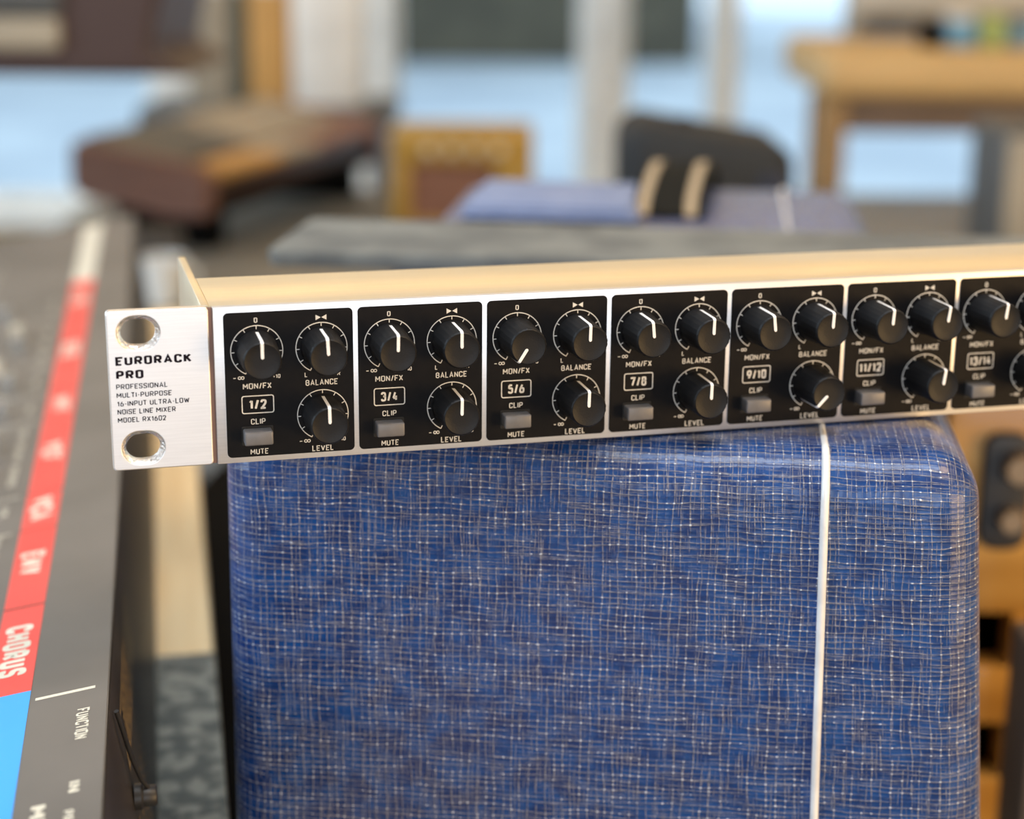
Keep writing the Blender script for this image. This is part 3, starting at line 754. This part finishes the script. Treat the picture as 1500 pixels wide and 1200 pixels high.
# ================================================================== wooden cabinet at the right
m_oak = mat('varnished_wood', (0.66, 0.36, 0.09), 0.35, nscale=5, stretch=(1, 1, 9), col2=(0.50, 0.25, 0.05), coat=0.2)
m_post = mat('grey_brown_post', (0.12, 0.085, 0.06), 0.6, nscale=10)
Yc = 0.80
px0 = on_y(1385, 700, Yc).x
wc = empty('wooden_rack_cabinet', (px0, Yc, 0), 0, 'varnished wooden cabinet with black openings at right behind the blue cabinet', 'cabinet')
def cz(v): return on_y(1470, v, Yc).z
def cxl(u, v=800): return on_y(u, v, Yc).x - px0
ztopc = cz(500)
sl1, sl2 = (cz(978), cz(900)), (cz(1140), cz(1062))
fb = bmesh.new()
for z0, z1 in ((0.0, sl2[0]), (sl2[1], sl1[0]), (sl1[1], ztopc)): box(fb, 0, 0.30, 0, 0.02, z0, z1, 0.002)
box(fb, cxl(1495), 0.30, 0.001, 0.02, sl2[0] - 0.01, sl1[1] + 0.01)
obj('front_board', fb, m_oak, wc)
obj('side_board', B(0, 0.02, 0.02, 0.09, 0, ztopc, 0.002), m_oak, wc); obj('side_board', B(0.28, 0.30, 0.02, 0.09, 0, ztopc, 0.002), m_oak, wc)
obj('top_board', B(-0.006, 0.306, -0.006, 0.09, ztopc, ztopc + 0.015, 0.003), m_oak, wc)
obj('back_board', B(0.02, 0.28, 0.075, 0.088, 0, ztopc), m_flatblack, wc)
m_dullk = mat('dull_bronze', (0.30, 0.23, 0.16), 0.45, 0.6)
pl = outline([rrect(cxl(1428), cxl(1497), cz(800), cz(632), 0.008)], 0.006, 0.001, -0.006)
plate = obj('control_plate', pl, m_blackv, wc)
for u, v, r_ in ((1474, 678, 0.0075), (1468, 752, 0.0062)):
    k = bmesh.new(); lathe(k, [(0, 0), (r_, 0), (r_, 0.006), (r_ * 0.85, 0.008), (0, 0.008)], (cxl(u), -0.006, cz(v)), 'Y', 24)
    obj('metal_knob', k, m_dullk, plate)
pst = obj('wooden_post', B(-0.02, 0.02, -0.02, 0.02, 0, cz(860), 0.003), m_post)
pst.location = (on_y(1500, 1000, 0.74).x + 0.018, 0.74, 0)
tag(pst, 'grey brown square wooden post at right edge before the wooden cabinet', 'post')

# ================================================================== things behind (out of focus)
m_brown = mat('brown_wood_cheek', (0.23, 0.115, 0.08), 0.5, nscale=12, stretch=(1, 1, 6), col2=(0.19, 0.09, 0.062))
m_dkbrown = mat('dark_brown_wood', (0.05, 0.026, 0.022), 0.5, nscale=8)
m_dgrey = mat('dark_grey_metal', (0.075, 0.08, 0.082), 0.5, nscale=10)
m_taupe = mat('taupe_panel', (0.34, 0.30, 0.23), 0.6, nscale=10)
m_tan = mat('tan_wood', (0.58, 0.40, 0.18), 0.5, nscale=5, stretch=(1, 6, 6), col2=(0.50, 0.34, 0.15))
m_orange = mat('orange_card', (0.56, 0.32, 0.10), 0.7, nscale=9)
m_green = mat('dark_green_card', (0.06, 0.075, 0.06), 0.7, nscale=9)
m_olive = mat('olive_green_cloth', (0.28, 0.26, 0.05), 0.8, nscale=12)
m_ochre = mat('ochre_paint', (0.40, 0.25, 0.045), 0.5, nscale=12)
m_whitep = mat('white_paint', (0.75, 0.76, 0.74), 0.5, nscale=12)
m_deskg = mat('grey_work_table', (0.20, 0.19, 0.16), 0.55, nscale=10, col2=(0.15, 0.145, 0.125))

# work table
wt_ = empty('work_table', (0.2, 2.2, 0), 0, 'wide grey brown work table behind the mixer', 'table')
WZ = 0.655
obj('table_top', B(-0.80, 1.1, -0.77, 0.46, WZ - 0.03, WZ, 0.004), m_deskg, wt_)
for x in (-0.75, 1.05):
    for y in (-0.72, 0.41): obj('leg', B(x - 0.03, x + 0.03, y - 0.03, y + 0.03, 0, WZ - 0.03, 0.003), m_dgrey, wt_)

# brown-cheeked keyboard going away to the right
KZ = 0.70
a = on_z(298, 322, KZ); b = on_z(545, 238, KZ)
d = (b - a); ang = math.atan2(d.y, d.x)
ky = empty('brown_keyboard', (a.x, a.y, KZ), ang, 'vintage keyboard with brown wooden end cheek, out of focus on the work table', 'keyboard')
Lk = Vector((d.x, d.y)).length
Dk = 0.175
kb = bmesh.new(); box(kb, 0.03, Lk, 0.0, Dk - 0.005, 0.012, 0.048, 0.005); obj('case', kb, m_dkbrown, ky)
def incl(x0, x1, y0, y1, z00, z01, z10, z11):
    n = bmesh.new(); vs = [n.verts.new(p) for p in ((x0, y0, z00), (x0, y1, z10), (x1, y0, z00), (x1, y1, z10), (x0, y0, z01), (x0, y1, z11), (x1, y0, z01), (x1, y1, z11))]
    for f in ((0,1,3,2),(4,6,7,5),(0,4,5,1),(2,3,7,6),(0,2,6,4),(1,5,7,3)): n.faces.new([vs[i] for i in f])
    bmesh.ops.recalc_face_normals(n, faces=n.faces); return n
cp = [(-0.004, 0.0), (-0.008, 0.045), (0.006, 0.062), (0.05, 0.068), (Dk, 0.085), (Dk + 0.004, 0.03), (Dk - 0.01, 0.018), (0.075, 0.006), (0.06, 0.0)]
for x in (0.0, Lk):
    ck = bmesh.new()
    A1 = [ck.verts.new((x, y, z)) for y, z in cp]; A2 = [ck.verts.new((x + 0.03, y, z)) for y, z in cp]
    for k in range(len(cp)): ck.faces.new((A1[k], A1[(k + 1) % len(cp)], A2[(k + 1) % len(cp)], A2[k]))
    ck.faces.new(A1); ck.faces.new(A2[::-1])
    bmesh.ops.recalc_face_normals(ck, faces=ck.faces); bmesh.ops.bevel(ck, geom=list(ck.edges), offset=0.005, segments=3, affect='EDGES')
    obj('end_cheek', ck, m_brown, ky)
obj('control_panel', incl(0.03, 0.25, 0.055, Dk - 0.005, 0.048, 0.062, 0.048, 0.088), m_dgrey, ky)
obj('control_panel', incl(0.25, Lk, 0.055, Dk - 0.005, 0.048, 0.062, 0.048, 0.088), m_taupe, ky)
for i in range(26):
    x_ = 0.034 + i * (Lk - 0.04) / 26
    obj('key', B(x_, x_ + (Lk - 0.04) / 27.5, -0.012, 0.052, 0.044, 0.056, 0.002), m_orange if i < 9 else (m_taupe if i < 15 else m_brown), ky)
obj('bottom_rail', B(0.03, Lk, -0.006, 0.01, 0.0, 0.014, 0.002), m_flatblack, ky)
for x in (0.06, Lk - 0.05): obj('riser', B(x - 0.02, x + 0.02, 0.01, 0.14, WZ - KZ, 0.013, 0.002), m_flatblack, ky)
q = on_z(225, 432, WZ)
pb = empty('power_supply', (q.x, q.y, WZ), 0.1, 'black power supply box below the brown keyboard cheek', 'power supply')
obj('body', B(-0.03, 0.03, 0, 0.06, 0, 0.062, 0.006, 3), m_blackv, pb)
obj('plug_lead', tube(bmesh.new(), [(0.0, 0.055, 0.02), (-0.01, 0.11, 0.01), (-0.06, 0.16, 0.004), (-0.12, 0.2, 0.004)], 0.003, 8), m_blackv, pb)

# second keyboard, upper left, on its own stand
Yk = 1.75
a = on_y(262, 95, Yk); 
k2 = empty('dark_keyboard', (a.x, Yk, 0), 0, 'dark brown wooden keyboard on a stand at upper left', 'keyboard')
z0, z1 = on_y(100, 112, Yk).z, on_y(100, -40, Yk).z
ck = bmesh.new(); cp = [(0.02, z0), (-0.02, z0 + 0.02), (0.0, z1), (-0.11, z1 + 0.01), (-0.12, z0 + 0.045), (-0.55, z0 + 0.03), (-0.55, z0), ]
A1 = [ck.verts.new((x - 0.01, 0, z)) for x, z in cp]; A2 = [ck.verts.new((x - 0.01, 0.28, z)) for x, z in cp]
for k in range(len(cp)): ck.faces.new((A1[k], A1[(k + 1) % len(cp)], A2[(k + 1) % len(cp)], A2[k]))
ck.faces.new(A1); ck.faces.new(A2[::-1]); bmesh.ops.recalc_face_normals(ck, faces=ck.faces)
bmesh.ops.bevel(ck, geom=list(ck.edges), offset=0.006, segments=3, affect='EDGES')
obj('case', ck, m_dkbrown, k2)
zl0, zl1 = on_y(50, 72, Yk).z, on_y(50, 25, Yk).z
obj('key_bed', B(-0.56, -0.112, -0.012, 0.2, zl0, zl1, 0.004), m_taupe, k2)
obj('control_panel', B(-0.56, -0.11, -0.01, 0.27, zl1 + 0.003, zl1 + 0.05, 0.004), m_dgrey, k2)
for x in (-0.50, -0.42):
    obj('stand_leg', tube(bmesh.new(), [(x, 0.05, 0), (x, 0.05, z0 + 0.002)], 0.014, 12), m_dgrey, k2)

# upright folders leaning by the window
zs = 0.985
sh = empty('window_shelf', (on_y(400, 140, 3.2).x, 3.2, 0), 0, 'low shelf standing before the window', 'shelf')
obj('shelf_top', B(-0.22, 0.22, -0.12, 0.14, on_y(400, 150, 3.2).z - 0.03, on_y(400, 150, 3.2).z, 0.003), m_dgrey, sh)
for x in (-0.2, 0.19): obj('shelf_side', B(x - 0.01, x + 0.01, -0.11, 0.13, 0, on_y(400, 150, 3.2).z - 0.03, 0.002), m_dgrey, sh)
zshelf = on_y(400, 150, 3.2).z
def upright(u0, u1, m, name, label, cat, h=0.36, dep=0.02, y=3.14, pal=None):
    x0, x1 = on_y(u0, 80, y).x, on_y(u1, 80, y).x
    e = empty(name, ((x0 + x1) / 2, y, zshelf), 0, label, cat); w = (x1 - x0) / 2
    obj('cover', B(-w, w, 0, 0.16, 0, h, 0.004), m, e)
    obj('spine_label', B(-w * 0.6, w * 0.6, -0.0012, 0.004, h * 0.55, h * 0.8), pal or m_whitep, e, None)
upright(276, 338, m_taupe, 'box_file', 'taupe box file, leftmost of the row on the window shelf', 'box file')
upright(340, 362, m_green, 'binder', 'thin dark green binder beside the orange one', 'binder')
upright(364, 424, m_orange, 'binder', 'orange binder on the window shelf', 'binder')
upright(427, 528, m_whitep, 'box_file', 'broad white box file right of the orange binder', 'box file')

# ochre framed brown box
Yo = 2.3
c0 = on_y(572, 330, Yo); c1 = on_y(782, 198, Yo)
ob = empty('ochre_framed_amplifier', ((c0.x + c1.x) / 2, Yo, WZ), 0, 'small brown fronted amplifier with ochre frame, out of focus behind', 'amplifier')
w = (c1.x - c0.x) / 2; h = c1.z - WZ
f = B(-w, w, 0.0, 0.16, h - 0.038, h, 0.006); box(f, -w, -w + 0.026, 0, 0.16, 0, h - 0.036, 0.004); box(f, w - 0.05, w, 0, 0.16, 0, h - 0.036, 0.004); box(f, -w, w, 0, 0.16, 0, 0.012, 0.003)
obj('case', f, m_ochre, ob)
obj('front_cloth', B(-w + 0.024, w - 0.048, 0.012, 0.15, 0.01, h - 0.034), m_brown, ob)
for i in range(4): obj('knob', lathe(bmesh.new(), [(0, 0), (0.007, 0), (0.006, 0.009), (0, 0.009)], (-w + 0.05 + i * 0.03, 0.0, h - 0.02), 'Y', 14), m_cream, ob)

# black bag behind the handle
Yb = 1.5
c0 = on_y(912, 262, Yb); c1 = on_y(1172, 200, Yb)
bg_ = empty('black_bag', ((c0.x + c1.x) / 2, Yb, WZ), 0, 'low black bag with rounded top behind the blue cabinet', 'bag')
w = (c1.x - c0.x) / 2; h = c1.z - WZ
n = B(-w, w, 0, 0.16, 0, h, 0.022, 4)
for v in n.verts: 
    if v.co.z > h * 0.5: v.co.z -= 0.012 * (v.co.x / w) + 0.004 * math.sin(v.co.x * 60)
obj('body', n, mat('black_nylon', (0.014, 0.017, 0.020), 0.8, nscale=30), bg_, 50)
obj('flap', B(w * 0.55, w * 0.96, -0.004, 0.10, h * 0.35, h * 0.86, 0.006), mat('navy_nylon', (0.010, 0.014, 0.030), 0.7), bg_)
tube_ = tube(bmesh.new(), [(-w * 0.6, 0.07, h - 0.01), (-w * 0.5, 0.07, h + 0.004), (-w * 0.2, 0.07, h + 0.006), (0, 0.07, h - 0.01)], 0.005, 8)
obj('carry_loop', tube_, m_blackv, bg_)

# tan bench at right with things on it
Yt = 2.7
c0 = on_y(1192, 146, Yt); c1 = on_y(1640, 74, Yt)
tw = empty('wooden_workbench', (c0.x, Yt, 0), 0, 'tan wooden workbench with thick top at upper right', 'workbench')
zt0, zt1 = c0.z, c1.z; wl = c1.x - c0.x
n = B(0.012, wl, 0, 0.42, zt0, zt1 - 0.004, 0.02, 4); obj('bench_top', n, m_tan, tw)
obj('apron', B(0.05, wl - 0.02, 0.03, 0.05, on_y(1300, 198, Yt).z, zt0 + 0.002, 0.003), mat('brown_apron', (0.17, 0.115, 0.08), 0.6), tw)
for x in (0.035, wl - 0.05):
    for y in (0.04, 0.12): obj('leg', B(x - 0.02, x + 0.02, y - 0.02, y + 0.02, 0, zt0 + 0.002, 0.003), mat('brown_leg', (0.30, 0.19, 0.08), 0.6), tw)
# small things on the bench
def bitem(u0, u1, v0, v1, y, m, name, label, cat, top=None, group=None):
    a = on_y(u0, v1, y); b = on_y(u1, v0, y); w = (b.x - a.x) / 2
    e = empty(name, ((a.x + b.x) / 2, y, zt1 - 0.004), 0, label, cat, group); h = b.z - zt1 + 0.004
    obj('body', B(-w, w, 0, 0.05, 0, h, 0.005, 3), m, e)
    obj('lid', B(-w * 0.9, w * 0.9, 0.003, 0.047, h, h + 0.006, 0.002), top or m_flatblack, e)
bitem(1352, 1382, 38, 70, 2.78, m_flatblack, 'small_box', 'small black box on the tan workbench', 'box')
bitem(1388, 1432, 30, 70, 2.78, mat('sky_blue_card', (0.13, 0.33, 0.52), 0.6), 'small_box', 'sky blue box on the tan workbench', 'box', m_whitep)
bitem(1440, 1476, 26, 72, 2.78, mat('lime_card', (0.36, 0.46, 0.16), 0.6), 'small_box', 'lime green box on the tan workbench', 'box', m_olive)
bitem(1480, 1530, 32, 72, 2.78, mat('steel_blue_card', (0.16, 0.28, 0.36), 0.6), 'small_box', 'steel blue box at the right edge of workbench', 'box')
# pale shelf above the bench
zs0 = on_y(1400, 24, 3.05).z
ps = empty('pale_shelf', (on_y(1252, 10, 3.05).x, 3.05, zt1 - 0.004), 0, 'pale shelf standing on the back of the workbench', 'shelf')
obj('shelf_board', B(0, 0.55, 0, 0.10, zs0 - zt1 + 0.004, zs0 - zt1 + 0.06, 0.004), mat('pale_board', (0.48, 0.46, 0.40), 0.6), ps)
obj('shelf_side', B(0.0, 0.015, 0, 0.10, 0, zs0 - zt1 + 0.004, 0.002), m_taupe, ps); obj('shelf_side', B(0.535, 0.55, 0, 0.10, 0, zs0 - zt1 + 0.004, 0.002), m_taupe, ps)
obj('back_board', B(0.015, 0.535, 0.085, 0.10, 0, zs0 - zt1 + 0.004), m_taupe, ps)

# dark grey loudspeaker at the right edge
Ys = 2.1
c0 = on_y(1452, 380, Ys); c1 = on_y(1620, 190, Ys)
ls = empty('grey_loudspeaker', ((c0.x + c1.x) / 2, Ys, WZ), 0, 'dark grey loudspeaker at the right edge on the work table', 'loudspeaker')
w = (c1.x - c0.x) / 2; h = c1.z - WZ
obj('case', B(-w, w, 0, 0.14, 0, h, 0.008, 3), m_dgrey, ls)
obj('front_grille', B(-w + 0.01, w - 0.01, -0.004, 0.01, 0.01, h - 0.01, 0.003), m_taupe, ls)

# white cup, pink box on the work table
q = on_z(240, 446, WZ)
cp_ = empty('white_cup', (q.x, q.y, WZ), 0, 'small white cup between the grey synthesizer and the mixer', 'cup')
obj('cup', lathe(bmesh.new(), [(0, 0), (0.017, 0), (0.023, 0.02), (0.025, 0.05), (0.023, 0.05), (0.021, 0.02), (0.014, 0.006), (0, 0.006)], seg=28), m_whitep, cp_, 50)
obj('cup_handle', tube(bmesh.new(), [(0.023, 0, 0.04), (0.034, 0, 0.038), (0.036, 0, 0.024), (0.023, 0, 0.014)], 0.003, 8), m_whitep, cp_, 50)

# added lamps, unseen above the work table, warming the lid's reflection
m_shade = mat('brass_shade', (0.6, 0.42, 0.18), 0.35, 0.8)
m_bulb = emit('warm_bulb', (1.0, 0.66, 0.30), 22)
for i, (x, y) in enumerate(((-0.45, 2.2), (0.45, 2.3), (1.25, 2.1))):
    e = empty('added_lamp', (x, y, 1.62), 0, ['left', 'middle', 'right'][i] + ' brass pendant lamp, added unseen above the work table for warm light', 'lamp', 'added lamps')
    obj('lamp_shade', lathe(bmesh.new(), [(0.13, 0), (0.12, 0.03), (0.03, 0.11), (0.02, 0.13), (0.018, 0.13), (0.028, 0.108), (0.118, 0.028), (0.128, 0)], seg=32), m_shade, e, 50)
    obj('bulb', lathe(bmesh.new(), [(0, 0.005), (0.03, 0.02), (0.04, 0.045), (0.03, 0.07), (0.014, 0.1), (0, 0.1)], seg=20), m_bulb, e, 60)
    obj('cord', tube(bmesh.new(), [(0, 0, 0.12), (0, 0, 0.98)], 0.003, 8), m_blackv, e)
